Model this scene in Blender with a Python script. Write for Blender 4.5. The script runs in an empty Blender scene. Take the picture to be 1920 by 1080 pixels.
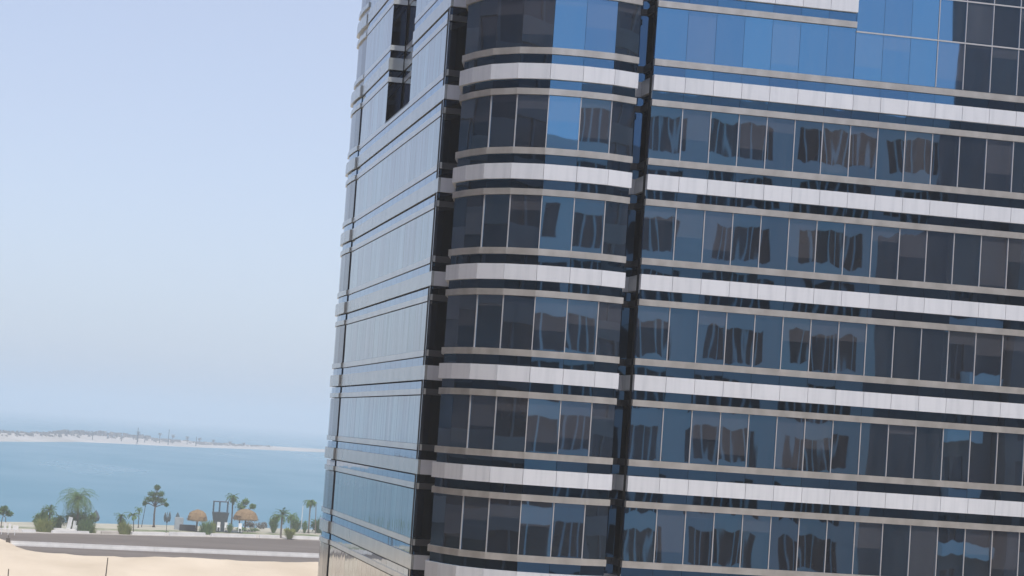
import bpy, math, random
from mathutils import Vector, Matrix
R = math.radians
random.seed(7)
scene = bpy.context.scene
COL = scene.collection

# ------------------------------------------------------------------ camera
GROUND = 0.0
CAM = Vector((-22.3055, -86.7196, 24.0))
pitch, roll, yaw = 0.0670, 0.0689, 0.1950
fw = Vector((math.sin(yaw)*math.cos(pitch), math.cos(yaw)*math.cos(pitch), math.sin(pitch)))
rt = Vector((math.cos(yaw), -math.sin(yaw), 0))
up = rt.cross(fw)
r2 = rt*math.cos(roll) + up*math.sin(roll)
u2 = -rt*math.sin(roll) + up*math.cos(roll)
cd = bpy.data.cameras.new('camera')
cam = bpy.data.objects.new('camera', cd); COL.objects.link(cam)
cam.matrix_world = Matrix(((r2.x, u2.x, -fw.x, CAM.x), (r2.y, u2.y, -fw.y, CAM.y), (r2.z, u2.z, -fw.z, CAM.z), (0, 0, 0, 1)))
cd.sensor_width = 36; cd.lens = 36*4238.8/1920
cd.clip_start = 0.5; cd.clip_end = 60000
scene.camera = cam

# ------------------------------------------------------------------ sky, sun, exposure
SUN_AZ, SUN_EL = R(175), R(65)      # azimuth clockwise from +Y (behind the camera, to its right)
world = bpy.data.worlds.new('World'); scene.world = world
world.use_nodes = True
wn = world.node_tree.nodes; wl = world.node_tree.links
wn.clear()
sky = wn.new('ShaderNodeTexSky'); sky.sky_type = 'NISHITA'; sky.sun_disc = False
sky.sun_elevation = SUN_EL; sky.sun_rotation = SUN_AZ
sky.air_density = 0.75; sky.dust_density = 1.6; sky.ozone_density = 1.0; sky.altitude = 0
bg = wn.new('ShaderNodeBackground'); bg.inputs['Strength'].default_value = 0.143
wo = wn.new('ShaderNodeOutputWorld')
# thin even dust veil over the whole sky, slightly uneven
tc = wn.new('ShaderNodeTexCoord'); vn = wn.new('ShaderNodeTexNoise'); vn.inputs['Scale'].default_value = 2.2; vn.inputs['Detail'].default_value = 5
vmap = wn.new('ShaderNodeMapping'); vmap.inputs['Scale'].default_value = (1, 1, 2.5)
vr = wn.new('ShaderNodeMapRange'); vr.inputs['From Min'].default_value = 0.3; vr.inputs['From Max'].default_value = 0.7
vr.inputs['To Min'].default_value = 0.54; vr.inputs['To Max'].default_value = 0.66
veil = wn.new('ShaderNodeMixRGB'); veil.inputs[2].default_value = (2.66, 2.90, 3.70, 1)
wl.new(tc.outputs['Generated'], vmap.inputs[0]); wl.new(vmap.outputs[0], vn.inputs['Vector']); wl.new(vn.outputs[0], vr.inputs[0])
wl.new(vr.outputs[0], veil.inputs[0]); wl.new(sky.outputs[0], veil.inputs[1])
wl.new(veil.outputs[0], bg.inputs[0]); wl.new(bg.outputs[0], wo.inputs[0])
sd = bpy.data.lights.new('sun', 'SUN'); sd.energy = 2.15; sd.angle = R(0.53); sd.color = (1.0, 0.96, 0.90)
sun = bpy.data.objects.new('sun', sd); COL.objects.link(sun)
sdir = Vector((math.sin(SUN_AZ)*math.cos(SUN_EL), math.cos(SUN_AZ)*math.cos(SUN_EL), math.sin(SUN_EL)))
sun.rotation_euler = sdir.to_track_quat('Z', 'Y').to_euler(); sun.location = sdir*300
vs = scene.view_settings
vs.view_transform = 'Standard'; vs.look = 'None'; vs.exposure = 0.57; vs.gamma = 1.0; vs.use_curve_mapping = False
scene.cycles.max_bounces = 8; scene.cycles.glossy_bounces = 4; scene.cycles.diffuse_bounces = 3
scene.cycles.volume_bounces = 1

# ------------------------------------------------------------------ helpers
def tag(o, label=None, cat=None, group=None, kind=None):
    if label: o['label'] = label
    if cat: o['category'] = cat
    if group: o['group'] = group
    if kind: o['kind'] = kind
    return o
def link(name, me, mat=None, parent=None, loc=None, rz=0.0):
    if mat is not None and len(me.materials) == 0: me.materials.append(mat)
    o = bpy.data.objects.new(name, me); COL.objects.link(o)
    if loc is not None: o.location = loc
    if rz: o.rotation_euler = (0, 0, rz)
    if parent is not None: o.parent = parent
    return o
def empty(name, loc=(0, 0, 0), rz=0.0):
    o = bpy.data.objects.new(name, None); COL.objects.link(o); o.location = loc; o.rotation_euler = (0, 0, rz)
    o.empty_display_size = 0.5
    return o
class MB:
    def __init__(s): s.v = []; s.f = []
    def quad(s, a, b, c, d):
        n = len(s.v); s.v += [a, b, c, d]; s.f.append((n, n+1, n+2, n+3))
    def tri(s, a, b, c):
        n = len(s.v); s.v += [a, b, c]; s.f.append((n, n+1, n+2))
    def box(s, x0, x1, y0, y1, z0, z1):
        s.prism([(x0, y0), (x1, y0), (x1, y1), (x0, y1)], z0, z1)
    def prism(s, poly, z0, z1):           # poly counter-clockwise seen from above
        n = len(s.v); m = len(poly)
        s.v += [(x, y, z0) for x, y in poly] + [(x, y, z1) for x, y in poly]
        s.f.append(tuple(n+i for i in reversed(range(m)))); s.f.append(tuple(n+m+i for i in range(m)))
        for i in range(m):
            j = (i+1) % m
            s.f.append((n+i, n+j, n+m+j, n+m+i))
    def tube(s, pts, rad, k=6):
        n0 = len(s.v); rings = []
        for i, p in enumerate(pts):
            p = Vector(p)
            a = Vector(pts[max(i-1, 0)]); b = Vector(pts[min(i+1, len(pts)-1)])
            d = (b-a).normalized(); x = d.orthogonal().normalized(); y = d.cross(x)
            r = rad[i] if isinstance(rad, (list, tuple)) else rad
            ring = []
            for q in range(k):
                t = 2*math.pi*q/k
                ring.append(len(s.v)); s.v.append(tuple(p + x*(r*math.cos(t)) + y*(r*math.sin(t))))
            rings.append(ring)
        for a, b in zip(rings, rings[1:]):
            for q in range(k):
                s.f.append((a[q], a[(q+1) % k], b[(q+1) % k], b[q]))
        s.f.append(tuple(reversed(rings[0]))); s.f.append(tuple(rings[-1]))
    def lathe(s, prof, k=12, cx=0, cy=0, wob=0.0):
        rings = []
        for r, z in prof:
            ring = []
            for q in range(k):
                t = 2*math.pi*q/k; rr = r*(1+random.uniform(-wob, wob)); zz = z + random.uniform(-wob, wob)*0.6
                ring.append(len(s.v)); s.v.append((cx+rr*math.cos(t), cy+rr*math.sin(t), zz))
            rings.append(ring)
        for a, b in zip(rings, rings[1:]):
            for q in range(k): s.f.append((a[q], a[(q+1) % k], b[(q+1) % k], b[q]))
        s.f.append(tuple(reversed(rings[0]))); s.f.append(tuple(rings[-1]))
    def mesh(s, name, smooth=False):
        me = bpy.data.meshes.new(name); me.from_pydata([tuple(v) for v in s.v], [], s.f); me.update()
        if smooth:
            for p in me.polygons: p.use_smooth = True
        return me

# ------------------------------------------------------------------ materials
def nt(name):
    m = bpy.data.materials.new(name); m.use_nodes = True
    n = m.node_tree.nodes; l = m.node_tree.links
    return m, n, l, n['Principled BSDF']
def mat_noise(name, c1, c2, scale=1.0, rough=0.7, stretch=(1, 1, 1), metallic=0.0, detail=4, bump=0.0, spec=0.5, lo=0.35, hi=0.65, trans=0.0, rnd=0.0):
    m, n, l, b = nt(name)
    g = n.new('ShaderNodeNewGeometry'); mp = n.new('ShaderNodeMapping'); mp.inputs['Scale'].default_value = stretch
    no = n.new('ShaderNodeTexNoise'); no.inputs['Scale'].default_value = scale; no.inputs['Detail'].default_value = detail
    cr = n.new('ShaderNodeValToRGB'); cr.color_ramp.elements[0].position = lo; cr.color_ramp.elements[1].position = hi
    cr.color_ramp.elements[0].color = (*c1, 1); cr.color_ramp.elements[1].color = (*c2, 1)
    l.new(g.outputs['Position'], mp.inputs[0]); l.new(mp.outputs[0], no.inputs['Vector']); l.new(no.outputs[0], cr.inputs[0])
    if rnd:
        oi = n.new('ShaderNodeObjectInfo'); mr = n.new('ShaderNodeMapRange'); mr.inputs['To Min'].default_value = 1-rnd; mr.inputs['To Max'].default_value = 1+rnd
        vm = n.new('ShaderNodeVectorMath'); vm.operation = 'SCALE'
        l.new(oi.outputs['Random'], mr.inputs[0]); l.new(cr.outputs[0], vm.inputs[0]); l.new(mr.outputs[0], vm.inputs['Scale'])
        l.new(vm.outputs[0], b.inputs['Base Color'])
    else: l.new(cr.outputs[0], b.inputs['Base Color'])
    b.inputs['Roughness'].default_value = rough; b.inputs['Metallic'].default_value = metallic
    b.inputs['Specular IOR Level'].default_value = spec
    if bump:
        bp = n.new('ShaderNodeBump'); bp.inputs['Strength'].default_value = bump; bp.inputs['Distance'].default_value = 0.1
        l.new(no.outputs[0], bp.inputs['Height']); l.new(bp.outputs[0], b.inputs['Normal'])
    if trans:
        td = n.new('ShaderNodeBsdfTranslucent'); mx = n.new('ShaderNodeMixShader'); mx.inputs[0].default_value = trans
        l.new(cr.outputs[0], td.inputs[0]); l.new(b.outputs[0], mx.inputs[1]); l.new(td.outputs[0], mx.inputs[2])
        l.new(mx.outputs[0], n['Material Output'].inputs[0])
    return m
def mat_glass(name, f0, k_wave, k_tilt, rough=0.015, scale=(0.9, 0.9, 0.32), dust=0.008, blind=0.0):
    """coated reflective glazing: tinted mirror with a slight warp of its own in every pane"""
    m, n, l, b = nt(name)
    b.inputs['Metallic'].default_value = 1.0; b.inputs['Roughness'].default_value = rough
    g = n.new('ShaderNodeNewGeometry'); oi = n.new('ShaderNodeObjectInfo')
    hv = n.new('ShaderNodeMixRGB'); hv.inputs[1].default_value = (f0[0]*0.95, f0[1]*0.87, f0[2]*0.88, 1); hv.inputs[2].default_value = (f0[0]*1.05, f0[1]*1.10, f0[2]*1.08, 1)
    l.new(oi.outputs['Random'], hv.inputs[0]); l.new(hv.outputs[0], b.inputs['Base Color'])
    ml = n.new('ShaderNodeMath'); ml.operation = 'MULTIPLY'; ml.inputs[1].default_value = 217.0
    l.new(oi.outputs['Random'], ml.inputs[0])
    mp = n.new('ShaderNodeVectorMath'); mp.operation = 'MULTIPLY'; mp.inputs[1].default_value = scale
    l.new(g.outputs['Position'], mp.inputs[0])
    ad = n.new('ShaderNodeVectorMath'); ad.operation = 'ADD'
    l.new(mp.outputs[0], ad.inputs[0]); l.new(ml.outputs[0], ad.inputs[1])
    no = n.new('ShaderNodeTexNoise'); no.inputs['Scale'].default_value = 1.0; no.inputs['Detail'].default_value = 1.5; no.inputs['Roughness'].default_value = 0.45
    l.new(ad.outputs[0], no.inputs['Vector'])
    s1 = n.new('ShaderNodeVectorMath'); s1.operation = 'SUBTRACT'; s1.inputs[1].default_value = (0.5, 0.5, 0.5)
    l.new(no.outputs['Color'], s1.inputs[0])
    m1 = n.new('ShaderNodeVectorMath'); m1.operation = 'MULTIPLY'; m1.inputs[1].default_value = (k_wave, k_wave, k_wave*0.5)
    l.new(s1.outputs[0], m1.inputs[0])
    wh = n.new('ShaderNodeTexWhiteNoise'); wh.noise_dimensions = '1D'; l.new(ml.outputs[0], wh.inputs['W'])
    s2 = n.new('ShaderNodeVectorMath'); s2.operation = 'SUBTRACT'; s2.inputs[1].default_value = (0.5, 0.5, 0.5)
    l.new(wh.outputs['Color'], s2.inputs[0])
    m2 = n.new('ShaderNodeVectorMath'); m2.operation = 'MULTIPLY'; m2.inputs[1].default_value = (k_tilt, k_tilt, k_tilt*0.6)
    l.new(s2.outputs[0], m2.inputs[0])
    a1 = n.new('ShaderNodeVectorMath'); a1.operation = 'ADD'; l.new(m1.outputs[0], a1.inputs[0]); l.new(m2.outputs[0], a1.inputs[1])
    a2 = n.new('ShaderNodeVectorMath'); a2.operation = 'ADD'; l.new(a1.outputs[0], a2.inputs[0]); l.new(g.outputs['Normal'], a2.inputs[1])
    nm = n.new('ShaderNodeVectorMath'); nm.operation = 'NORMALIZE'; l.new(a2.outputs[0], nm.inputs[0])
    l.new(nm.outputs[0], b.inputs['Normal'])
    # thin film of desert dust, streaked vertically
    df = n.new('ShaderNodeBsdfDiffuse'); df.inputs[0].default_value = (0.40, 0.375, 0.41, 1)
    mp2 = n.new('ShaderNodeVectorMath'); mp2.operation = 'MULTIPLY'; mp2.inputs[1].default_value = (3.5, 3.5, 0.25)
    l.new(g.outputs['Position'], mp2.inputs[0])
    nd = n.new('ShaderNodeTexNoise'); nd.inputs['Scale'].default_value = 1.0; nd.inputs['Detail'].default_value = 3
    l.new(mp2.outputs[0], nd.inputs['Vector'])
    mr = n.new('ShaderNodeMapRange'); mr.inputs['From Min'].default_value = 0.35; mr.inputs['From Max'].default_value = 0.8
    mr.inputs['To Min'].default_value = dust*0.3; mr.inputs['To Max'].default_value = dust*2.2
    l.new(nd.outputs[0], mr.inputs[0])
    if blind:                    # blinds and pale room surfaces just behind some panes
        tcg = n.new('ShaderNodeTexCoord'); sp = n.new('ShaderNodeSeparateXYZ'); l.new(tcg.outputs['Generated'], sp.inputs[0])
        th = n.new('ShaderNodeMapRange'); th.inputs['To Min'].default_value = 0.0; th.inputs['To Max'].default_value = 1.7
        l.new(wh.outputs['Value'], th.inputs[0])
        gt = n.new('ShaderNodeMath'); gt.operation = 'GREATER_THAN'; l.new(sp.outputs['Z'], gt.inputs[0]); l.new(th.outputs[0], gt.inputs[1])
        pw = n.new('ShaderNodeMath'); pw.operation = 'MULTIPLY_ADD'; pw.inputs[1].default_value = 0.75; pw.inputs[2].default_value = 0.25; l.new(gt.outputs[0], pw.inputs[0])
        bm = n.new('ShaderNodeMath'); bm.operation = 'MULTIPLY_ADD'; bm.inputs[1].default_value = blind
        l.new(pw.outputs[0], bm.inputs[0]); l.new(mr.outputs[0], bm.inputs[2]); fac = bm.outputs[0]
    else: fac = mr.outputs[0]
    mx = n.new('ShaderNodeMixShader'); l.new(fac, mx.inputs[0]); l.new(b.outputs[0], mx.inputs[1]); l.new(df.outputs[0], mx.inputs[2])
    l.new(mx.outputs[0], n['Material Output'].inputs[0])
    return m
def mat_plain(name, c, rough=0.6, metallic=0.0, spec=0.5):
    m, n, l, b = nt(name)
    b.inputs['Base Color'].default_value = (*c, 1); b.inputs['Roughness'].default_value = rough
    b.inputs['Metallic'].default_value = metallic; b.inputs['Specular IOR Level'].default_value = spec
    return m

M = {}
F0 = (0.104, 0.262, 0.44)
M['glass'] = mat_glass('window_glass', F0, 0.015, 0.004, scale=(1.7, 1.7, 0.26), dust=0.018, blind=0.095)
M['bayglass'] = mat_glass('bay_glass', F0, 0.012, 0.006, dust=0.018, blind=0.095)
M['sideglass'] = mat_glass('side_glass', (0.25, 0.30, 0.325), 0.06, 0.010, scale=(1.2, 4.2, 0.14), dust=0.07)
M['spandrel'] = mat_glass('spandrel_glass', (0.075, 0.18, 0.31), 0.016, 0.006)
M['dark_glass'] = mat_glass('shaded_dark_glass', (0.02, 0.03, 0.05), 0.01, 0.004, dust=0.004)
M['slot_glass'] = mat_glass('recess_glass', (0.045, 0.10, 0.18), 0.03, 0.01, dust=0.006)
M['dark_sill'] = mat_plain('recess_shaded_sill', (0.08, 0.08, 0.085), 0.45, 0.3)  # sills of the recesses, their shade put into a darker colour
M['side_panel'] = mat_noise('satin_side_panel', (0.50, 0.53, 0.53), (0.58, 0.605, 0.60), 0.7, rough=0.22, stretch=(1, 1, 0.5), metallic=0.45)
M['end_glass'] = mat_glass('end_bay_glass', (0.06, 0.075, 0.095), 0.02, 0.01, rough=0.12, dust=0.10)
M['side_sill'] = mat_noise('pale_side_sill', (0.66, 0.69, 0.70), (0.74, 0.77, 0.77), 0.9, rough=0.25, metallic=0.35)
M['white'] = mat_noise('white_aluminium_panel', (0.56, 0.59, 0.645), (0.67, 0.695, 0.75), 1.6, rough=0.38, stretch=(2.4, 2.4, 0.22), rnd=0.045, detail=8, lo=0.22, hi=0.55)
M['sill'] = mat_noise('anodised_sill', (0.43, 0.415, 0.395), (0.55, 0.535, 0.515), 1.6, rough=0.3, stretch=(1, 1, 0.6), metallic=0.4)
M['cap'] = mat_plain('mullion_cap', (0.50, 0.50, 0.52), 0.4, 0.2)
M['gasket'] = mat_plain('dark_backing', (0.012, 0.013, 0.016), 0.8)
M['sand'] = mat_noise('pale_sand', (0.55, 0.45, 0.325), (0.68, 0.57, 0.43), 0.09, rough=0.95, detail=10, stretch=(1, 0.3, 1), spec=0.1, bump=0.6, lo=0.3, hi=0.7)
M['beach'] = mat_noise('beach_sand', (0.36, 0.345, 0.27), (0.46, 0.43, 0.34), 0.15, rough=0.95, detail=6, spec=0.1)
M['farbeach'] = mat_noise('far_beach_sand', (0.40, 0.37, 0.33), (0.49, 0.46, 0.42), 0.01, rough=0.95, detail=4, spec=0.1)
M['asphalt'] = mat_noise('asphalt', (0.118, 0.096, 0.078), (0.165, 0.138, 0.115), 0.08, rough=0.9, detail=8, stretch=(0.3, 1, 1), spec=0.2)
M['paving'] = mat_noise('promenade_paving', (0.42, 0.38, 0.33), (0.52, 0.48, 0.42), 0.4, rough=0.9, detail=5, spec=0.2)
M['concrete'] = mat_noise('white_concrete', (0.62, 0.60, 0.57), (0.74, 0.72, 0.69), 0.5, rough=0.85, detail=5)
M['greywall'] = mat_noise('grey_wall', (0.28, 0.32, 0.34), (0.36, 0.40, 0.42), 1, rough=0.8)
M['whitepaint'] = mat_plain('white_paint', (0.78, 0.78, 0.76), 0.6)
M['dark_metal'] = mat_plain('dark_metal', (0.03, 0.035, 0.04), 0.5)
M['teal_slat'] = mat_noise('weathered_slat', (0.05, 0.075, 0.08), (0.08, 0.105, 0.11), 2, rough=0.8)
M['thatch'] = mat_noise('thatch', (0.20, 0.135, 0.075), (0.30, 0.21, 0.12), 3, rough=1.0, spec=0.05)
M['bark'] = mat_noise('bark', (0.06, 0.048, 0.038), (0.11, 0.09, 0.07), 4, rough=0.95, spec=0.1)
M['palebark'] = mat_noise('pale_bark', (0.16, 0.14, 0.11), (0.24, 0.21, 0.17), 4, rough=0.95, spec=0.1)
M['leaf_grey'] = mat_noise('grey_green_leaf', (0.060, 0.135, 0.030), (0.145, 0.245, 0.070), 1.5, rough=0.7, trans=0.25)
M['leaf_dark'] = mat_noise('dark_green_leaf', (0.036, 0.095, 0.018), (0.085, 0.17, 0.040), 1.5, rough=0.65, trans=0.25)
M['leaf_yellow'] = mat_noise('yellow_green_leaf', (0.17, 0.22, 0.035), (0.30, 0.32, 0.075), 1.5, rough=0.7, trans=0.3)
M['leaf_dry'] = mat_noise('dry_leaf', (0.13, 0.12, 0.085), (0.2, 0.185, 0.14), 1.5, rough=0.8, trans=0.2)
M['far_leaf'] = mat_noise('hazed_far_foliage', (0.17, 0.165, 0.155), (0.25, 0.24, 0.225), 0.05, rough=0.9, spec=0.1)  # dusty grey-brown, paled further in its colour to stand in for haze
# water
m, n, l, b = nt('sea_water'); M['water'] = m
b.inputs['Base Color'].default_value = (0.02, 0.165, 0.235, 1); b.inputs['Roughness'].default_value = 0.28; b.inputs['IOR'].default_value = 1.33
g = n.new('ShaderNodeNewGeometry'); mp = n.new('ShaderNodeMapping'); mp.inputs['Scale'].default_value = (0.02, 0.006, 1)
no = n.new('ShaderNodeTexNoise'); no.inputs['Scale'].default_value = 1.0; no.inputs['Detail'].default_value = 6
l.new(g.outputs['Position'], mp.inputs[0]); l.new(mp.outputs[0], no.inputs['Vector'])
cr = n.new('ShaderNodeMapRange'); cr.inputs['To Min'].default_value = 0.2; cr.inputs['To Max'].default_value = 0.42
l.new(no.outputs[0], cr.inputs[0]); l.new(cr.outputs[0], b.inputs['Roughness'])
n2 = n.new('ShaderNodeTexNoise'); n2.inputs['Scale'].default_value = 0.35; n2.inputs['Detail'].default_value = 3
l.new(g.outputs['Position'], n2.inputs['Vector'])
bp = n.new('ShaderNodeBump'); bp.inputs['Strength'].default_value = 0.5; bp.inputs['Distance'].default_value = 0.25
l.new(n2.outputs[0], bp.inputs['Height']); l.new(bp.outputs[0], b.inputs['Normal'])

# ------------------------------------------------------------------ setting: sea, land, roads, far shore
SEA = -0.6
mb = MB(); mb.quad((-22000, 340, SEA), (22000, 340, SEA), (22000, 22000, SEA), (-22000, 22000, SEA))
tag(link('sea', mb.mesh('sea'), M['water']), kind='structure')

def lerp_poly(pts, x):
    if x <= pts[0][0]:
        (x0, y0), (x1, y1) = pts[0], pts[1]
    elif x >= pts[-1][0]:
        (x0, y0), (x1, y1) = pts[-2], pts[-1]
    else:
        for (x0, y0), (x1, y1) in zip(pts, pts[1:]):
            if x0 <= x <= x1: break
    return y0 + (y1-y0)*(x-x0)/(x1-x0)
SHORE = [(-900, 350), (-200, 385), (-31.7, 401), (-20.7, 412.1), (2.9, 428.7), (21.8, 441.4), (41.7, 452.2), (200, 520), (900, 640)]
ROADTOP = [(-900, 325), (-200, 340), (-28.6, 351.8), (-15.6, 362.3), (0.2, 371.8), (17.2, 383.9), (36.1, 393.8), (200, 455), (900, 560)]
MEDIAN = [(-28.0, 313.5), (-2.0, 320.5), (28.5, 329.8), (200, 380), (900, 480)]
SANDEDGE = [(-900, 308), (-200, 322), (-60, 333), (-34, 336), (-28.6, 330), (-28.1, 315), (-25.9, 304), (-22.4, 299), (-15.4, 297), (-3.0, 300.2), (11.0, 306.9), (26.9, 312.1), (200, 352), (900, 440)]

xs = [-4000, -900, -500, -300, -200, -140, -100, -80] + [-70+2*i for i in range(66)] + [70, 90, 120, 160, 200, 300, 500, 900, 4000]
mb = MB()
rows = []
for x in xs:
    xx = max(-900, min(900, x)); s = lerp_poly(SHORE, xx)
    rows.append([(x, -4000, 0), (x, -400, 0), (x, 0, 0), (x, 200, 0), (x, s-18, 0.0), (x, s-6, -0.12), (x, s+1.5, -0.7), (x, s+14, -1.6)])
for a, b_ in zip(rows, rows[1:]):
    for i in range(7): mb.quad(a[i], b_[i], b_[i+1], a[i+1])
tag(link('ground', mb.mesh('ground'), M['beach']), kind='structure')

# asphalt of the two carriageways
mb = MB()
ax = [-900, -200, -60, -34, -28.6, -28.1, -25.9, -22.4, -15.4, -9, -3.0, 4, 11.0, 19, 26.9, 60, 120, 200, 900]
for a, b_ in zip(ax, ax[1:]):
    mb.quad((a, lerp_poly(SANDEDGE, a)-6, 0.02), (b_, lerp_poly(SANDEDGE, b_)-6, 0.02), (b_, lerp_poly(ROADTOP, b_), 0.02), (a, lerp_poly(ROADTOP, a), 0.02))
tag(link('road', mb.mesh('road'), M['asphalt']), kind='structure')
# promenade with a kerb step
mb = MB()
for a, b_ in zip(ax, ax[1:]):
    ya, yb = lerp_poly(ROADTOP, a), lerp_poly(ROADTOP, b_)
    mb.quad((a, ya, 0.02), (b_, yb, 0.02), (b_, yb, 0.15), (a, ya, 0.15))
    mb.quad((a, ya, 0.15), (b_, yb, 0.15), (b_, yb+14, 0.15), (a, ya+14, 0.15))
    mb.quad((a, ya+14, 0.15), (b_, yb+14, 0.15), (b_, yb+14, -0.1), (a, ya+14, -0.1))
tag(link('promenade', mb.mesh('promenade'), M['paving']), kind='structure')
# strip of thin lawn behind the promenade
M['lawn'] = mat_noise('thin_lawn', (0.10, 0.14, 0.05), (0.36, 0.34, 0.25), 0.22, rough=0.95, detail=6, spec=0.1, lo=0.38, hi=0.6)
mb = MB()
for a, b_ in zip(ax, ax[1:]):
    ya, yb = lerp_poly(ROADTOP, a), lerp_poly(ROADTOP, b_)
    mb.quad((a, ya+14.1, 0.03), (b_, yb+14.1, 0.03), (b_, yb+24, 0.03), (a, ya+24, 0.03))
tag(link('lawn', mb.mesh('lawn'), M['lawn']), kind='structure')
# sand lot: a gently heaped sheet in front of the road, up to an irregular edge
def sand_h(x, y, e):
    d = max(0.0, e-y)
    h = 0.9*math.sin(x*0.07+1.3)*math.sin(y*0.045) + 0.5*math.sin(x*0.19+y*0.05) + 0.35*math.sin(x*0.33-y*0.11+2)
    h += 0.10*math.sin(x*1.3+y*0.21)*math.sin(y*0.5+x*0.3) + 0.14*math.sin(x*0.8-y*0.33)
    return 0.05 + min(1.0, d/9.0)*(0.55+0.32*h) + (0.25*math.exp(-((x+34)/9.0)**2-((y-312)/16)**2) if d > 0.1 else 0)
mb = MB()
sx = [-900, -400, -200, -120, -90] + [-70+1.6*i for i in range(82)] + [70, 100, 200, 400, 900]
grid = []
for x in sx:
    e = lerp_poly(SANDEDGE, x) + 0.8*math.sin(x*0.9) + 0.5*math.sin(x*2.3+1)
    ys = [90, 140, 170] + [190 + (e-190)*i/46 for i in range(47)]
    grid.append([(x, y, max(0.03, sand_h(x, y, e))) for y in ys] + [(x, e+0.4, 0.015)])
vid = {}
for i, c in enumerate(grid):
    for j, p in enumerate(c): vid[i, j] = len(mb.v); mb.v.append(p)
for i in range(len(grid)-1):
    for j in range(len(grid[0])-1): mb.f.append((vid[i, j], vid[i+1, j], vid[i+1, j+1], vid[i, j+1]))
tag(link('sand_lot', mb.mesh('sand_lot', True), M['sand']), kind='structure')
# sandy city plots round the buildings
mb = MB(); mb.quad((-900, -900, 0.02), (900, -900, 0.02), (900, 95, 0.02), (-900, 95, 0.02))
tag(link('plot_ground', mb.mesh('plot_ground'), M['sand']), kind='structure')

# far spit
FAR = [(-900, 1150), (-400, 1260), (-150, 1400), (-56.7, 1471.8), (-1.3, 1703.9), (64.6, 1797.7), (141.8, 1941.6), (237.6, 2127.4), (330, 2330)]
mb = MB(); prev = None
for i in range(90):
    x = -900 + 1230*i/89
    y = lerp_poly(FAR, x); w = 85*(1 if x < 80 else max(0.05, 1-(x-80)/250)) ; wob = 9*math.sin(x*0.05)
    hump = 2.0+2.5*max(0, 1-abs(x+20)/260)
    c = [(x, y+wob, SEA-0.3), (x, y+wob+w*0.1, 0.25), (x, y+w*0.6, 1.2), (x, y+w, hump), (x, y+w*2.0, hump*0.8), (x, y+w*2.6, SEA-0.5)]
    if prev:
        for j in range(5): mb.quad(prev[j], c[j], c[j+1], prev[j+1])
    prev = c
tag(link('far_spit', mb.mesh('far_spit', True), M['farbeach']), kind='structure')
# wood on the spit: one grey mass
random.seed(11)
mb = MB()
for i in range(5200):
    x = random.uniform(-420, 62)
    dens = 1.0 if x < 0 else 0.55
    if random.random() > dens: continue
    y = lerp_poly(FAR, x) + random.uniform(60, 200)
    big = 0.5+0.5*math.sin(x*0.045+0.6)*math.sin(x*0.021+2.0)
    hmax = (2.0+5.5*big) * (1.0 if x < -10 else 0.8)
    z = 1.8 + random.random()**0.8*hmax; s = random.uniform(0.8, 2.1)
    a = random.uniform(0, 6.28); dx, dy = s*math.cos(a), s*math.sin(a)
    mb.quad((x-dx, y-dy, z-s*.6), (x+dx, y+dy, z-s*.5), (x+dx*.6, y+dy*.6, z+s*.55), (x-dx*.7, y-dy*.7, z+s*.5))
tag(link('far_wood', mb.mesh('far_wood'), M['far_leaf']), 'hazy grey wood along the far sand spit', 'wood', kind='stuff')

# ------------------------------------------------------------------ the tower
Z1 = 38.915                      # top of the first white band in view
FL = 4.0
PROUD_GLASS, PROUD_SILL, BACK = -0.15, -0.05, -0.32
ROWS = {                         # (top, bottom) below the top of the white band
    'white': (0.0, 0.62), 'low_spandrel': (0.62, 0.99), 'head': (0.99, 1.24), 'window': (1.24, 3.35),
    'sill': (3.35, 3.61), 'up_spandrel': (3.61, 4.0)}
def offs(pts, d):
    out = []
    n = len(pts)
    def nrm(a, b):
        dx, dy = b[0]-a[0], b[1]-a[1]; L = math.hypot(dx, dy); return (dy/L, -dx/L)
    for i in range(n):
        if i == 0: nx, ny = nrm(pts[0], pts[1]); k = 1
        elif i == n-1: nx, ny = nrm(pts[-2], pts[-1]); k = 1
        else:
            a = nrm(pts[i-1], pts[i]); b2 = nrm(pts[i], pts[i+1])
            nx, ny = a[0]+b2[0], a[1]+b2[1]; L = math.hypot(nx, ny); nx /= L; ny /= L
            k = 1/max(0.5, nx*a[0]+ny*a[1])
        out.append((pts[i][0]+nx*d*k, pts[i][1]+ny*d*k))
    return out
def panel_poly(pts, i, dout, din, gap):
    o = offs(pts, dout); q = offs(pts, din)
    def sh(a, b):
        L = math.hypot(b[0]-a[0], b[1]-a[1]); t = gap/2/L
        return (a[0]+(b[0]-a[0])*t, a[1]+(b[1]-a[1])*t), (b[0]-(b[0]-a[0])*t, b[1]-(b[1]-a[1])*t)
    o0, o1 = sh(o[i], o[i+1]); q0, q1 = sh(q[i], q[i+1])
    return [o0, o1, q1, q0]      # counter-clockwise: outer side on the right of travel
def panel_mesh(name, poly, h):
    cx = sum(p[0] for p in poly)/4; cy = sum(p[1] for p in poly)/4
    mb = MB(); mb.prism([(p[0]-cx, p[1]-cy) for p in poly], -h/2, h/2)
    return mb.mesh(name), cx, cy
def strip_mesh(name, pts, dout, din, h):
    mb = MB(); o = offs(pts, dout); q = offs(pts, din)
    n = len(pts)
    base = []
    for a, b2 in zip(o, q):
        base.append(len(mb.v)); mb.v += [(a[0], a[1], -h/2), (a[0], a[1], h/2), (b2[0], b2[1], h/2), (b2[0], b2[1], -h/2)]
    for i in range(n-1):
        A, B = base[i], base[i+1]
        mb.f += [(A, B, B+1, A+1), (A+1, B+1, B+2, A+2), (A+3, A+2, B+2, B+3), (A, A+3, B+3, B)]
    A = base[0]; mb.f.append((A, A+1, A+2, A+3)); A = base[-1]; mb.f.append((A+3, A+2, A+1, A))
    return mb.mesh(name)

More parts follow.
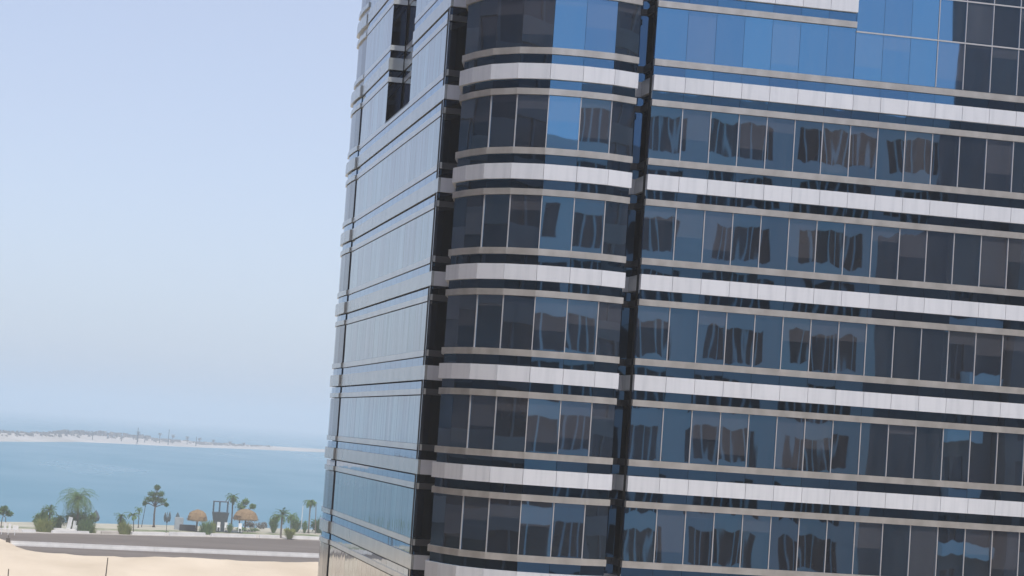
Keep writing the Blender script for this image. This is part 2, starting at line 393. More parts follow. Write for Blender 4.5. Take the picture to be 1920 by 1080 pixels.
tower = empty('office_tower', (0, 0, 0))
tag(tower, 'tall blue glass office tower with white bands and rounded corner bay', 'tower')
KMIN, KMAX = -1, 6               # storeys built piece by piece
ZTOP = Z1 + 5*FL
def wall_part(name, pts, z0=0.0, z1=ZTOP):
    me = strip_mesh(name, pts, BACK, BACK-0.35, z1-z0)
    me.transform(Matrix.Translation((0, 0, (z0+z1)/2)))
    return link(name, me, M['gasket'], tower)
def clad(parent, pts, glass, gap=0.015, back=BACK, prof=(0.0, PROUD_SILL, PROUD_GLASS), joint=None, wgap=0.012, mull=True, skip=None, rest=True, mull_w=0.034, mull_from=1, sillmat='sill', panelmat='white', capmat='cap', klist=range(KMIN, KMAX+1)):
    n = len(pts)-1
    cache = {}
    for k in klist:
        zt = Z1 - FL*k
        for row, (a, b2) in ROWS.items():
            h = b2-a; zc = zt-(a+b2)/2
            if row in ('head', 'sill'):
                if skip and skip(n, k, row) is not None:
                    sub = pts[:skip(n, k, row)+1]
                else: sub = pts
                if len(sub) < 2: continue
                key = (row, len(sub))
                if key not in cache: cache[key] = strip_mesh('sill_band', sub, prof[1], back, h)
                link('sill_band', cache[key], M[sillmat], parent, (0, 0, zc)); continue
            for i in range(n):
                if skip and skip(n, k, row) is not None and i >= skip(n, k, row): continue
                key = (row, i)
                if key not in cache:
                    if row == 'white': poly = panel_poly(pts, i, prof[0], back, gap)
                    elif row == 'window': poly = panel_poly(pts, i, prof[2], back, wgap)
                    else: poly = panel_poly(pts, i, prof[2]-0.01, back, wgap)
                    nm = {'white': 'white_panel', 'window': 'window_pane'}.get(row, 'spandrel_pane')
                    cache[key] = (nm,) + panel_mesh(nm, poly, h - (0.016 if row == 'window' else 0.006) - (joint or {}).get(row, 0.0))
                nm, me, cx, cy = cache[key]
                mt = M[panelmat] if row == 'white' else (glass if row == 'window' or glass in (M['dark_glass'], M['slot_glass']) else M['spandrel'])
                link(nm, me, mt, parent, (cx, cy, zc-(joint or {}).get(row, 0.0)/2))
        # mullion caps at every joint of the window row
        if mull and k > -1:
            o = offs(pts, PROUD_GLASS)
            for i in range(mull_from, n):
                if skip and skip(n, k, 'window') is not None and i > skip(n, k, 'window'): continue
                a = offs(pts, PROUD_GLASS+0.045)[i]
                ang = math.atan2(pts[i+1][1]-pts[i-1][1], pts[i+1][0]-pts[i-1][0])
                if 'mull' not in cache:
                    mb = MB(); mb.box(-mull_w/2, mull_w/2, 0, 0.09, -1.055+0.004, 1.055-0.004)
                    cache['mull'] = mb.mesh('mullion')
                link('mullion', cache['mull'], M[capmat], parent, (a[0], a[1], zt-(1.24+3.35)/2), ang)
    if rest:                      # storeys above and below, never picked apart in view
        parts = {'white': MB(), 'sill': MB(), 'glass': MB()}
        for k in list(range(-4, KMIN)) + list(range(KMAX+1, 9)):
            zt = Z1-FL*k
            for row, (a, b2) in ROWS.items():
                key = {'white': 'white', 'head': 'sill', 'sill': 'sill'}.get(row, 'glass')
                d = {'white': 0.0, 'sill': PROUD_SILL, 'glass': PROUD_GLASS}[key]
                for i in range(n):
                    parts[key].prism(panel_poly(pts, i, d, BACK, 0.012), zt-b2+0.003, zt-a-0.003)
        for key, nm, mt in (('white', 'cladding', M[panelmat]), ('sill', 'sill_bands', M[sillmat]), ('glass', 'glazing', glass)):
            tag(link(nm, parts[key].mesh(nm), mt, parent), kind='stuff')

# front facade
fx = [0.0] + [0.12+1.18*i for i in range(1, 19)]
FRONT = [(x, 0.0) for x in fx]
front = wall_part('front_wall', FRONT)
NB = 7                            # beyond this bay the uppermost storeys are sheer glass
def front_skip(n, k, row):
    if k == -1 and row in ('white', 'low_spandrel', 'head', 'window'): return NB
    return None
clad(front, FRONT, M['glass'], skip=front_skip, rest=False)
# sheer glazing with thin transoms in the upper right
zs = [Z1+0.65, 41.53, 43.27, 45.0, 46.75]
cache = {}
for j in range(len(zs)-1):
    h = zs[j+1]-zs[j]
    for i in range(NB, len(FRONT)-1):
        me, cx, cy = panel_mesh('window_pane', panel_poly(FRONT, i, PROUD_GLASS+0.02, BACK, 0.012), h-0.05)
        link('window_pane', me, M['glass'], front, (cx, cy, zs[j]+h/2))
    me = strip_mesh('transom', FRONT[NB:], PROUD_GLASS+0.06, BACK, 0.055)
    link('transom', me, M['cap'], front, (0, 0, zs[j+1]))
for j in range(len(zs)-1):
    for i in range(NB+3, len(FRONT)-1):
        mb = MB(); mb.box(-0.016, 0.016, 0, 0.09, -(zs[j+1]-zs[j])/2+0.04, (zs[j+1]-zs[j])/2-0.04)
        link('mullion', mb.mesh('mullion'), M['cap'], front, (FRONT[i][0], 0.15-0.02-0.04, (zs[j]+zs[j+1])/2))
parts = {'white': MB(), 'sill': MB(), 'glass': MB()}
for k in list(range(-4, KMIN)) + list(range(KMAX+1, 9)):
    zt = Z1-FL*k
    for row, (a, b2) in ROWS.items():
        key = {'white': 'white', 'head': 'sill', 'sill': 'sill'}.get(row, 'glass')
        d = {'white': 0.0, 'sill': PROUD_SILL, 'glass': PROUD_GLASS}[key]
        for i in range(len(FRONT)-1):
            if k < 0 and i >= NB: continue
            parts[key].prism(panel_poly(FRONT, i, d, BACK, 0.012), zt-b2+0.003, zt-a-0.003)
for i in range(NB, len(FRONT)-1):
    parts['glass'].prism(panel_poly(FRONT, i, PROUD_GLASS+0.02, BACK, 0.012), 46.8, Z1+4*FL)
for key, nm, mt in (('white', 'cladding', M['white']), ('sill', 'sill_bands', M['sill']), ('glass', 'glazing', M['glass'])):
    tag(link(nm, parts[key].mesh(nm), mt, front), kind='stuff')

# rounded corner bay
BAY = [(-6.4, 7.2), (-6.8, 5.6), (-7.18, 4.0), (-6.86, 2.72), (-6.35, 1.48), (-5.45, 0.5), (-4.25, -0.10), (-2.95, -0.27), (-1.66, -0.23), (-0.60, 0.12)]
bay = wall_part('corner_bay', BAY)
clad(bay, BAY, M['bayglass'], mull_w=0.034, mull_from=4)
# recessed slot between bay and front
SLOT = [(-0.60, 0.46), (-0.75, 2.1), (-0.36, 2.2), (0.03, 2.1), (0.03, 0.34)]
slot = wall_part('recess_wall', [(p[0]*1.0, p[1]) for p in SLOT])
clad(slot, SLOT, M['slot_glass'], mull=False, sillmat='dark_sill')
# side facade, receding to the sea, with the slot cut into its upper storeys
XL, YN, YF = -7.1746, 7.7469, 36.3
Y0, Y1 = 18.4, 26.2
def cuts(a, b2, w):
    n = max(1, round(abs(b2-a)/w)); return [a+(b2-a)*i/n for i in range(n+1)]
SIDE_F = [(XL, y) for y in cuts(YF, Y1, 1.7)]
SIDE_M = [(XL, y) for y in cuts(Y1, Y0, 1.56)]
SIDE_N = [(XL, y) for y in cuts(Y0, YN+0.62, 1.67)] + [(XL, YN)]
SIDE_L = SIDE_F + SIDE_M[1:] + SIDE_N[1:]
ZS = Z1+0.65
side = wall_part('side_wall', SIDE_L[:-1], 0.0, ZS)
lower = lambda: range(1, KMAX+1)
SJ = {'up_spandrel': 0.04, 'low_spandrel': 0.06, 'window': 0.04}
SPROF = (-0.02, -0.05, -0.07)
clad(side, SIDE_L, M['sideglass'], gap=0.02, wgap=0.025, prof=SPROF, joint=SJ, back=-0.13, sillmat='side_sill', panelmat='side_panel', mull=False, rest=False, klist=range(0, KMAX+1))
parts = {'white': MB(), 'sill': MB(), 'glass': MB()}
for k in range(KMAX+1, 9):
    zt = Z1-FL*k
    for row, (a, b2) in ROWS.items():
        key = {'white': 'white', 'head': 'sill', 'sill': 'sill'}.get(row, 'glass')
        d = {'white': SPROF[0], 'sill': SPROF[1], 'glass': SPROF[2]}[key]
        for i in range(len(SIDE_L)-1):
            parts[key].prism(panel_poly(SIDE_L, i, d, -0.13, 0.02), zt-b2+0.003, zt-a-0.003)
for key, nm, mt in (('white', 'cladding', M['side_panel']), ('sill', 'sill_bands', M['side_sill']), ('glass', 'glazing', M['sideglass'])):
    tag(link(nm, parts[key].mesh(nm), mt, side), kind='stuff')
def row_only(parent, pts, k, rows_, glass, gap=0.02):
    zt = Z1-FL*k
    for row in rows_:
        a, b2 = ROWS[row]; h = b2-a; zc = zt-(a+b2)/2
        if row in ('head', 'sill'):
            link('sill_band', strip_mesh('sill_band', pts, SPROF[1], -0.13, h), M['side_sill'], parent, (0, 0, zc)); continue
        for i in range(len(pts)-1):
            nm = {'white': 'white_panel', 'window': 'window_pane'}.get(row, 'spandrel_pane')
            me, cx, cy = panel_mesh(nm, panel_poly(pts, i, SPROF[0] if row == 'white' else SPROF[2], -0.13, gap), h-0.01-SJ.get(row, 0.0))
            ret_ = abs(pts[i+1][0]-pts[i][0]) > abs(pts[i+1][1]-pts[i][1])
            link(nm, me, M['side_panel'] if row == 'white' else M['dark_glass'] if ret_ else (glass if row == 'window' else M['spandrel']), parent, (cx, cy, zc-SJ.get(row, 0.0)/2))
row_only(side, SIDE_L, -1, ('sill', 'up_spandrel'), M['sideglass'])
UP_F = SIDE_F + [(XL+0.78, Y1)]
UP_M = [(XL+0.78, y) for y in cuts(Y1-0.02, Y0+0.02, 1.56)]
UP_N = [(XL+0.78, Y0), (XL, Y0)] + SIDE_N[1:]
for pts in (UP_F, UP_M, UP_N):
    w = wall_part('upper_side_wall', pts[:-1] if pts is UP_N else pts, ZS, ZTOP)
    for k in (-2, -1):
        rr = ('white', 'low_spandrel', 'head', 'window') + (('sill', 'up_spandrel') if k < -1 else ())
        row_only(w, pts, k, rr, M['sideglass'], 0.025)
    parts = MB()
    for i in range(len(pts)-1): parts.prism(panel_poly(pts, i, -0.1, BACK, 0.02), Z1+2*FL+0.01, ZTOP)
    tag(link('glazing', parts.mesh('glazing'), M['sideglass'], w), kind='stuff')
# ledge closing the slot's foot
mb = MB(); mb.box(XL+0.05, XL+1.0, Y0, Y1, ZS-0.06, ZS-0.01)
link('ledge', mb.mesh('ledge'), M['sill'], side)
# dark return between side facade and bay
RET = [(XL+0.03, YN+0.03), (XL+0.75, YN+0.03), (XL+1.5, YN+0.03)]
ret = wall_part('return_wall', RET)
clad(ret, RET, M['dark_glass'], mull=False, sillmat='dark_sill')
# rounded far end of the side facade beyond a dark slit
FAREND = [(-6.2, 42.6), (-6.75, 41.8), (-7.15, 40.9), (-7.26, 39.6), (-7.26, 38.0), (XL-0.03, 36.42)]
fe = wall_part('end_bay', FAREND)
clad(fe, FAREND, M['end_glass'], mull=False, prof=(0.06, 0.01, -0.05), joint=SJ, sillmat='side_panel', panelmat='side_panel')
# core and roof
core = [(0.36, 0.4), (22.0, 0.4), (22.0, 40.5), (-5.4, 40.5), (-6.1, 37.2), (-6.1, 36.6), (-6.1, 8.35), (-6.5, 6.4), (-6.4, 3.6), (-5.0, 1.25), (-3.0, 0.55), (-1.4, 0.8), (-1.3, 2.9), (0.36, 2.9)]
mb = MB(); mb.prism(core, 0.01, ZTOP+0.3)
link('core', mb.mesh('core'), M['gasket'], tower)

# ------------------------------------------------------------------ neighbouring buildings, seen mirrored in the glass
M['wall_white'] = mat_noise('white_render_wall', (0.76, 0.76, 0.76), (0.82, 0.82, 0.81), 0.3, rough=0.85, stretch=(1, 1, 0.4))
M['wall_brown'] = mat_noise('brown_granite_wall', (0.15, 0.115, 0.115), (0.20, 0.155, 0.15), 0.4, rough=0.6)
M['wall_dark'] = mat_noise('dark_granite_wall', (0.15, 0.115, 0.11), (0.20, 0.155, 0.145), 0.4, rough=0.6)
M['dark_window'] = mat_noise('dark_window', (0.014, 0.016, 0.02), (0.08, 0.08, 0.085), 0.25, rough=0.08, rnd=0.6, lo=0.4, hi=0.75)
M['frame_white'] = mat_plain('window_frame_white', (0.72, 0.72, 0.72), 0.5)
def block(name, label, x0, x1, y0, y1, h, wallmat, face, period, win_w, floor, win_h, z_first, off, panes, framemat, fw_=0.1):
    """a building whose windows stand in recesses on the given face ('+y', '+x', '-x')"""
    t = tag(empty(name, ((x0+x1)/2, (y0+y1)/2, 0)), label, 'building')
    ox, oy = (x0+x1)/2, (y0+y1)/2
    L = (x1-x0) if face == '+y' else (y1-y0)
    def P(u, d):                  # u along the face, d outward
        if face == '+y': return (x0+u-ox, y1+d-oy)
        if face == '+x': return (x1+d-ox, y0+u-oy)
        return (x0-d-ox, y0+u-oy)
    mb = MB()
    def bx(u0, u1, d0, d1, za, zb, mbb):
        a, b2 = P(u0, d0), P(u1, d1)
        mbb.box(min(a[0], b2[0]), max(a[0], b2[0]), min(a[1], b2[1]), max(a[1], b2[1]), za, zb)
    bx(0, L, -min(14, abs((y1-y0) if face == '+y' else (x1-x0))), -0.35, 0.0, h, mb)
    zsl = []
    z = z_first
    while z-floor > 2: z -= floor
    while z+win_h < h-1.0: zsl.append(z); z += floor
    us = []
    u = off % period
    while u+win_w < L-0.4:
        if u > 0.4: us.append(u)
        u += period
    zz = 0.0                      # wall courses between the windows
    for zw in zsl: bx(0, L, -0.35, 0, zz, zw, mb); zz = zw+win_h
    bx(0, L, -0.35, 0, zz, h, mb)
    edges = [0.0]
    for u in us: edges += [u, u+win_w]
    edges.append(L)
    for zw in zsl:
        for a, b2 in zip(edges[::2], edges[1::2]): bx(a, b2, -0.35, 0, zw, zw+win_h, mb)
    link('wall', mb.mesh('wall'), wallmat, t)
    mw = MB(); mf = MB()
    hw = win_w/2
    A = P(0, -0.3); ang = {'+y': 0, '+x': math.pi/2, '-x': math.pi/2}[face]
    mw.box(-hw+0.002, hw-0.002, -0.03, 0.03, 0.002, win_h-0.002)
    for i in range(1, panes):
        px = -hw+win_w*i/panes; mf.box(px-fw_, px+fw_, -0.14, 0.14, 0.01, win_h-0.01)
    wme = mw.mesh('window'); fme = mf.mesh('window_frame')
    for zw in zsl:
        for u in us:
            p = P(u+hw, -0.25)
            w = link('window', wme, M['dark_window'], t, (p[0], p[1], zw), ang)
            link('window_frame', fme, framemat, w)
    mb = MB(); bx(0.3, L-0.3, -5, -0.5, h, h+0.9, mb)
    link('parapet', mb.mesh('parapet'), wallmat, t)
    return t
WB = -89.0
block('apartment_block', 'white apartment block with grouped dark windows mirrored in the front glass', 3.0, 54.0, WB-16, WB, 52.4, M['wall_white'], '+y', 7.8, 5.7, 4.15, 2.75, 23.3, 31.0-2.9-3.0, 7, M['frame_white'], 0.08)
block('apartment_wing', 'lower white apartment wing mirrored in the bay below blue sky', -70.0, 2.6, WB-16, WB, 47.6, M['wall_white'], '+y', 8.0, 5.0, 4.15, 2.75, 23.3, 2.0, 3, M['frame_white'])
block('brown_block', 'dark brown office block mirrored in the left bay panes', -62.0, -37.0, -58.0, 60.0, 62.0, M['wall_brown'], '+x', 13.0, 8.5, 4.2, 2.6, 3.4, 2.5, 4, M['wall_brown'])
block('dark_high_rise', 'dark high rise mirrored at the right of the front glass', 41.6, 76.0, -84.0, -58.0, 80.0, M['wall_dark'], '+y', 5.0, 3.6, 3.9, 2.4, 3.0, 1.0, 2, M['wall_dark'])

annex = block('brown_annex', 'lower brown annex mirrored beside the dark high rise', 37.4, 41.5, -82.0, -60.0, 41.0, M['wall_brown'], '+y', 2.0, 1.3, 3.9, 2.4, 3.0, 0.45, 2, M['wall_brown'])

for i, z in enumerate((6.6, 14.4, 18.3, 22.2, 26.1, 30.0, 33.9)):
    mb = MB(); u0 = (-1.9, -0.6, -1.9, -1.2)[i % 4]; u1 = u0 + (2.6, 2.4, 3.6, 2.0)[i % 4]
    mb.box(u0, u1, 11.0, 12.1, z-0.15, z); mb.box(u0, u1, 12.0, 12.1, z, z+0.75); mb.box(u0, u0+0.1, 11.0, 12.0, z, z+0.75); mb.box(u1-0.1, u1, 11.0, 12.0, z, z+0.75)
    link('balcony', mb.mesh('balcony'), M['frame_white'], annex)
# ------------------------------------------------------------------ seafront planting and furniture
def palm_meshes(h, crown, nf, droop, seed, tr=0.22, lw=0.10, up0=0.9):
    rnd = random.Random(seed)
    lean = (rnd.uniform(-.3, .3), rnd.uniform(-.3, .3))
    pts = [(lean[0]*t*t, lean[1]*t*t, h*t) for t in (0, .12, .35, .6, .85, 1)]
    tk = MB(); tk.tube(pts, [tr*1.5, tr*1.1, tr, tr*.9, tr*.95, tr*.6], 8)
    fr = MB()
    for i in range(nf):
        a = 2.4*i + rnd.uniform(-.3, .3); t = i/nf
        e = up0*(1-t*1.35) + rnd.uniform(-.15, .15)   # start elevation
        L = crown*rnd.uniform(.62, 1.15); n = 9; dr = droop*rnd.uniform(.55, 1.25)
        p = Vector(pts[-1]); el = e; prevp = p.copy()
        for s in range(n):
            d = Vector((math.cos(a)*math.cos(el), math.sin(a)*math.cos(el), math.sin(el)))
            q = p + d*(L/n)
            side = Vector((-math.sin(a), math.cos(a), 0))
            w = lw*0.35
            fr.quad(p-side*w, p+side*w, q+side*w*.8, q-side*w*.8)
            ll = L*0.24*math.sin(math.pi*min(1, (s+1.2)/(n+1.0)))**.7
            for sg in (-1, 1):
                for m_ in ((0, .5) if s % 2 else (.25,)):
                    b0 = p + (q-p)*m_; b1 = b0 + d*lw*1.6
                    tip = b0 + side*sg*ll*.8 + d*ll*.55 + Vector((0, 0, -ll*rnd.uniform(.15, .5)))
                    fr.tri(b0, b1, tip)
            p = q; el -= dr/n*(1.0+s*.12)
    return tk, fr
def palm(name, label, x, y, h, crown, nf=30, droop=1.6, seed=1, mat='leaf_grey', bark='bark', tr=0.2, up0=1.1, group='palms along the seafront', lw=0.1):
    t = tag(empty(name, (x, y, 0.0)), label, 'palm tree', group)
    tk, fr = palm_meshes(h, crown, nf, droop, seed, tr, lw, up0)
    link('trunk', tk.mesh('trunk', True), M[bark], t); link('crown', fr.mesh('crown'), M[mat], t)
    return t
def leaf_cloud(mb, c, rad, n, s, rnd, flat=1.0):
    for _ in range(n):
        while True:
            u = Vector((rnd.uniform(-1, 1), rnd.uniform(-1, 1), rnd.uniform(-1, 1)))
            if u.length <= 1: break
        u = u*(0.55+0.45*rnd.random())
        p = Vector((c[0]+u.x*rad[0], c[1]+u.y*rad[1], c[2]+u.z*rad[2]))
        d1 = Vector((rnd.gauss(0, 1), rnd.gauss(0, 1), rnd.gauss(0, 1)*flat)).normalized()
        d2 = d1.orthogonal().normalized(); ss = s*rnd.uniform(.6, 1.4)
        mb.quad(p-d1*ss, p+d2*ss*.45, p+d1*ss, p-d2*ss*.45)
def spray(mb, n, h, r, rnd, w=.05):
    for _ in range(n):
        a = rnd.uniform(0, 6.28); o = rnd.random()**.7*r; hh = h*rnd.uniform(.5, 1.12)*(1-.3*o/r)
        bx_, by_ = .25*o*math.cos(a), .25*o*math.sin(a); sx_, sy_ = -math.sin(a)*w, math.cos(a)*w
        m1 = (bx_+.45*o*math.cos(a), by_+.45*o*math.sin(a), hh*.65); tip = (bx_+o*math.cos(a), by_+o*math.sin(a), hh*rnd.uniform(.8, 1.0))
        mb.quad((bx_-sx_, by_-sy_, .1), (bx_+sx_, by_+sy_, .1), (m1[0]+sx_, m1[1]+sy_, m1[2]), (m1[0]-sx_, m1[1]-sy_, m1[2]))
        mb.tri((m1[0]-sx_*1.3, m1[1]-sy_*1.3, m1[2]), (m1[0]+sx_*1.3, m1[1]+sy_*1.3, m1[2]), tip)
def leafy_tree(name, label, x, y, trunk_h, lumps, n, s, seed, mat='leaf_grey', bark='bark', tr=0.2, cat='tree', group=None, stems=1):
    rnd = random.Random(seed)
    t = tag(empty(name, (x, y, 0.0)), label, cat, group)
    tk = MB(); cr_ = MB()
    for st in range(stems):
        bx_ = (st-(stems-1)/2)*0.9
        tk.tube([(bx_, 0, 0), (bx_*.9, 0, trunk_h*.1), (bx_*.8+rnd.uniform(-.1, .1), 0, trunk_h*.6), (bx_*.6, 0, trunk_h)], [tr*1.9, tr*1.1, tr*.9, tr*.75], 7)
    for (c, rad) in lumps:
        m1 = Vector((0, 0, trunk_h)).lerp(Vector(c), .5) + Vector((rnd.uniform(-.2, .2), rnd.uniform(-.2, .2), .1))
        tk.tube([(0, 0, trunk_h*.95), tuple(m1), c], [tr*.6, tr*.4, tr*.12], 5)
        for _ in range(4):
            e = Vector(c) + Vector((rnd.uniform(-1, 1)*rad[0], rnd.uniform(-1, 1)*rad[1], rnd.uniform(-.6, 1)*rad[2]))
            tk.tube([tuple(m1), tuple((m1+e)/2 + Vector((0, 0, .15))), tuple(e)], [tr*.3, tr*.2, tr*.06], 4)
        leaf_cloud(cr_, c, rad, n, s, rnd)
    if cat == 'shrub': spray(cr_, 170, max(c[2]+rad[2] for c, rad in lumps)*1.08, max(abs(c[0])+rad[0] for c, rad in lumps)*1.15, rnd)
    link('trunk', tk.mesh('trunk', True), M[bark], t); link('crown', cr_.mesh('crown'), M[mat], t)
    return t
def tuft(name, label, x, y, h, r, n, seed, mat='leaf_yellow', cat='grass tuft', group='grass tufts along the promenade'):
    rnd = random.Random(seed); mb = MB()
    for _ in range(n):
        a = rnd.uniform(0, 6.28); q = rnd.random()**.8*r*.75
        bx_, by_ = q*math.cos(a), q*math.sin(a); out = rnd.uniform(.05, .85)*r; hh = h*rnd.uniform(.3, 1.0)*(1-.45*(q/r)**2)
        w = rnd.uniform(.035, .075); sx_, sy_ = -math.sin(a)*w, math.cos(a)*w
        p1 = (bx_+out*.4*math.cos(a), by_+out*.4*math.sin(a), hh*.6); p2 = (bx_+out*math.cos(a), by_+out*math.sin(a), hh)
        mb.quad((bx_-sx_, by_-sy_, 0), (bx_+sx_, by_+sy_, 0), (p1[0]+sx_, p1[1]+sy_, p1[2]), (p1[0]-sx_, p1[1]-sy_, p1[2]))
        mb.tri((p1[0]-sx_, p1[1]-sy_, p1[2]), (p1[0]+sx_, p1[1]+sy_, p1[2]), p2)
    return tag(link(name, mb.mesh(name), M[mat], None, (x, y, 0.0)), label, cat, group)

# left edge tree
leafy_tree('small_tree', 'small round green tree on thin stems at the left edge', -30.3, 365.6, 2.4, [((-.6, 0, 3.4), (1.1, 1.0, .9)), ((.9, .2, 3.0), (.9, .9, .7)), ((0, -.2, 4.0), (.8, .8, .7))], 170, .26, 3, 'leaf_dark', tr=.09, stems=2)
# cluster around x=80 px
leafy_tree('bushy_shrub', 'grey green bushy shrub left of the tallest palm', -23.0, 364.0, 1.2, [((-.9, 0, 2.2), (1.1, 1, 1.7)), ((.5, .3, 2.8), (1.1, 1, 1.9))], 260, .24, 5, 'leaf_grey', tr=.12, cat='shrub')
palm('date_palm', 'short upright palm rising from the shrub beside the tallest palm', -21.5, 364.5, 4.1, 2.4, 26, 1.2, 21, 'leaf_dark', tr=.16, up0=1.35)
tuft('grass_tuft', 'largest yellow green grass tuft left of the tallest palm', -22.6, 361.0, 3.4, 1.9, 520, 4)
# tallest palm
palm('date_palm', 'tallest date palm with drooping grey green fronds', -16.2, 369.5, 6.4, 5.4, 78, 1.9, 8, 'leaf_grey', tr=.22, up0=1.35, lw=.07)
leafy_tree('bushy_shrub', 'dark shrub at the foot of the tallest palm', -16.6, 371.0, .8, [((-.9, 0, 2.6), (1.4, 1.2, 1.5)), ((1.0, .3, 2.9), (1.7, 1.2, 1.6))], 230, .26, 6, 'leaf_dark', tr=.12, cat='shrub')
tuft('grass_tuft', 'pale green grass tuft right below the tallest palm', -14.6, 366.8, 3.3, 1.7, 420, 9, 'leaf_grey')
tuft('grass_tuft', 'low yellow grass at the foot of the tallest palm', -13.2, 367.5, 1.9, 1.0, 170, 19, 'leaf_yellow')
palm('date_palm', 'low spiky palm between the grass tuft and tallest palm', -19.3, 372.0, 2.3, 2.2, 20, 1.5, 31, 'leaf_dark', tr=.14, up0=1.3)
def parasol(label, x, y, h, w, v=False, group='closed dark parasols on the beach', seed=0):
    t = tag(empty('closed_parasol', (x, y, 0.0)), label, 'parasol', group)
    mb = MB(); mb.tube([(0, 0, 0), (0, 0, h)], .06, 6); mb.tube([(0, 0, 0), (0, 0, .12)], .38, 10)
    link('pole', mb.mesh('pole'), M['dark_metal'], t)
    mb = MB(); random.seed(seed)
    if v:
        for sg in (-1, 1):
            mb.lathe([(.04, h*.52), (.24, h*.62), (.30, h*.74), (.2, h*.9), (.03, h*1.0+.12*sg)], 9, sg*w*.4, 0, .1)
        mb.lathe([(.1, h*.48), (.3, h*.58), (.35, h*.7), (.1, h*.76)], 9, 0, 0, .1)
    else:
        mb.lathe([(.06, h*.35), (.34*w, h*.48), (.42*w, h*.62), (.26*w, h*.84), (.03, h*1.02)], 9, 0, 0, .12)
    link('canopy', mb.mesh('canopy'), M['teal_slat'], t)
parasol('dark closed parasol right of the tallest palm', -12.4, 385.9, 3.8, 1.9, seed=1)
parasol('forked dark closed parasol on a bent pole beyond the tall tree', 2.1, 385.6, 4.4, 1.1, True, seed=2)
parasol('small dark closed parasol standing by the water', 6.0, 418.0, 3.0, 1.3, seed=3)
# white boards, walls, plinths
def box_thing(name, label, cat, x, y, sx_, sy_, h, mat, rz=0.0, group=None, cap=0.0, z=0.0):
    mb = MB(); b_ = min(.06, h*.1, sy_*.2)
    mb.prism([(-sx_/2, -sy_/2), (sx_/2, -sy_/2), (sx_/2, sy_/2), (-sx_/2, sy_/2)], 0, h-b_)
    mb.prism([(-sx_/2+b_, -sy_/2+b_), (sx_/2-b_, -sy_/2+b_), (sx_/2-b_, sy_/2-b_), (-sx_/2+b_, sy_/2-b_)], h-b_, h)
    return tag(link(name, mb.mesh(name), M[mat], None, (x, y, z), rz), label, cat, group)
box_thing('planter', 'low white planter box below the tallest palm', 'planter', -18.6, 366.0, 4.2, 1.2, .75, 'concrete')
def board(label, x, y, h, w, lean):
    mb = MB(); mb.prism([(-w/2, -.06), (w/2, -.06), (w/2, .06), (-w/2, .06)], 0, h)
    o = link('white_board', mb.mesh('white_board'), M['whitepaint'], None, (x, y, 0.0)); o.rotation_euler = (0, lean, 0)
    tag(o, label, 'board', 'white boards under the tallest palm')
board('tall leaning white board under the tallest palm', -18.0, 368.2, 3.0, .8, .16)
board('short white board under the tallest palm', -16.9, 368.0, 2.3, .6, .1)
board('low white board beside the planter box', -16.4, 367.0, 1.5, .45, .0)
for i, (x, h) in enumerate(((-31.4, 1.4), (-29.9, 1.5), (-29.0, 1.3), (-27.9, 1.0))):
    box_thing('bollard', ['white bollard at the very left edge', 'white bollard under the small left tree', 'white bollard right of the small left tree', 'broad white plinth right of the small left tree'][i], 'bollard', x, 361.0, .5 if i < 3 else 1.1, .5, h, 'concrete', group='white bollards by the left edge')
# railing at the left end of the road
t = tag(empty('railing', (-29.6, 345.5, 0)), 'white railing at the left end of the road', 'railing')
for i in range(4):
    mb = MB(); mb.tube([(-1.8+1.2*i, 0, 0), (-1.8+1.2*i, 0, 1.15)], .05, 6); link('post', mb.mesh('post'), M['whitepaint'], t)
mb = MB(); mb.tube([(-1.9, 0, 1.15), (1.9, 0, 1.15)], .05, 6); link('rail', mb.mesh('rail'), M['whitepaint'], t)
# median barrier, in lengths
seg = []
mx_ = [-28.0+6.2*i for i in range(16)]
t = tag(empty('median_barrier', (0, 320, 0)), 'long low white barrier wall between the two carriageways', 'barrier')
for a, b_ in zip(mx_, mx_[1:]):
    ya, yb = lerp_poly(MEDIAN, a), lerp_poly(MEDIAN, b_)
    L = math.hypot(b_-a, yb-ya); mb = MB()
    mb.prism([(-L/2+.015, -.3), (L/2-.015, -.3), (L/2-.015, .3), (-L/2+.015, .3)], .02, .34)
    mb.prism([(-L/2+.015, -.17), (L/2-.015, -.17), (L/2-.015, .17), (-L/2+.015, .17)], .34, .82)
    link('wall_segment', mb.mesh('wall_segment'), M['concrete'], t, ((a+b_)/2, (ya+yb)/2-320, 0), math.atan2(yb-ya, b_-a))
mb = MB(); mb.prism([(-.35, -.32), (.35, -.32), (.3, .32), (-.3, .32)], .02, 1.25); mb.tube([(0, 0, 1.2), (.05, 0, 1.7)], .07, 6)
link('end_post', mb.mesh('end_post'), M['bark'], t, (-28.4, 313.5-320, 0))
# low white walls along the promenade
k = 0
WALLS = [(-26.5, -24.2, 0.5, 'concrete', 'low white wall left of the largest grass tuft'), (-21.0, -14.0, .45, 'concrete', 'low white wall in front of the tallest palm'),
         (-11.5, -8.2, .5, 'paving', 'low stone wall left of the green shrub'), (-5.6, 1.2, .55, 'concrete', 'low pale wall in front of the tall tree'),
         (2.2, 9.6, .75, 'concrete', 'low pale wall in front of the thatched parasol'), (11.0, 20.5, .6, 'concrete', 'low pale wall in front of the dark hut'),
         (21.5, 25.8, .55, 'concrete', 'low pale wall right of the dark hut'), (28.5, 37.0, .6, 'concrete', 'low pale wall beside the right hand palm')]
for (a, b_, h, mt, lb) in WALLS:
    ya, yb = lerp_poly(ROADTOP, a)+1.2, lerp_poly(ROADTOP, b_)+1.2
    box_thing('low_wall', lb, 'wall', (a+b_)/2, (ya+yb)/2, math.hypot(b_-a, yb-ya), .5, h+.15, mt, math.atan2(yb-ya, b_-a), 'low walls along the promenade')
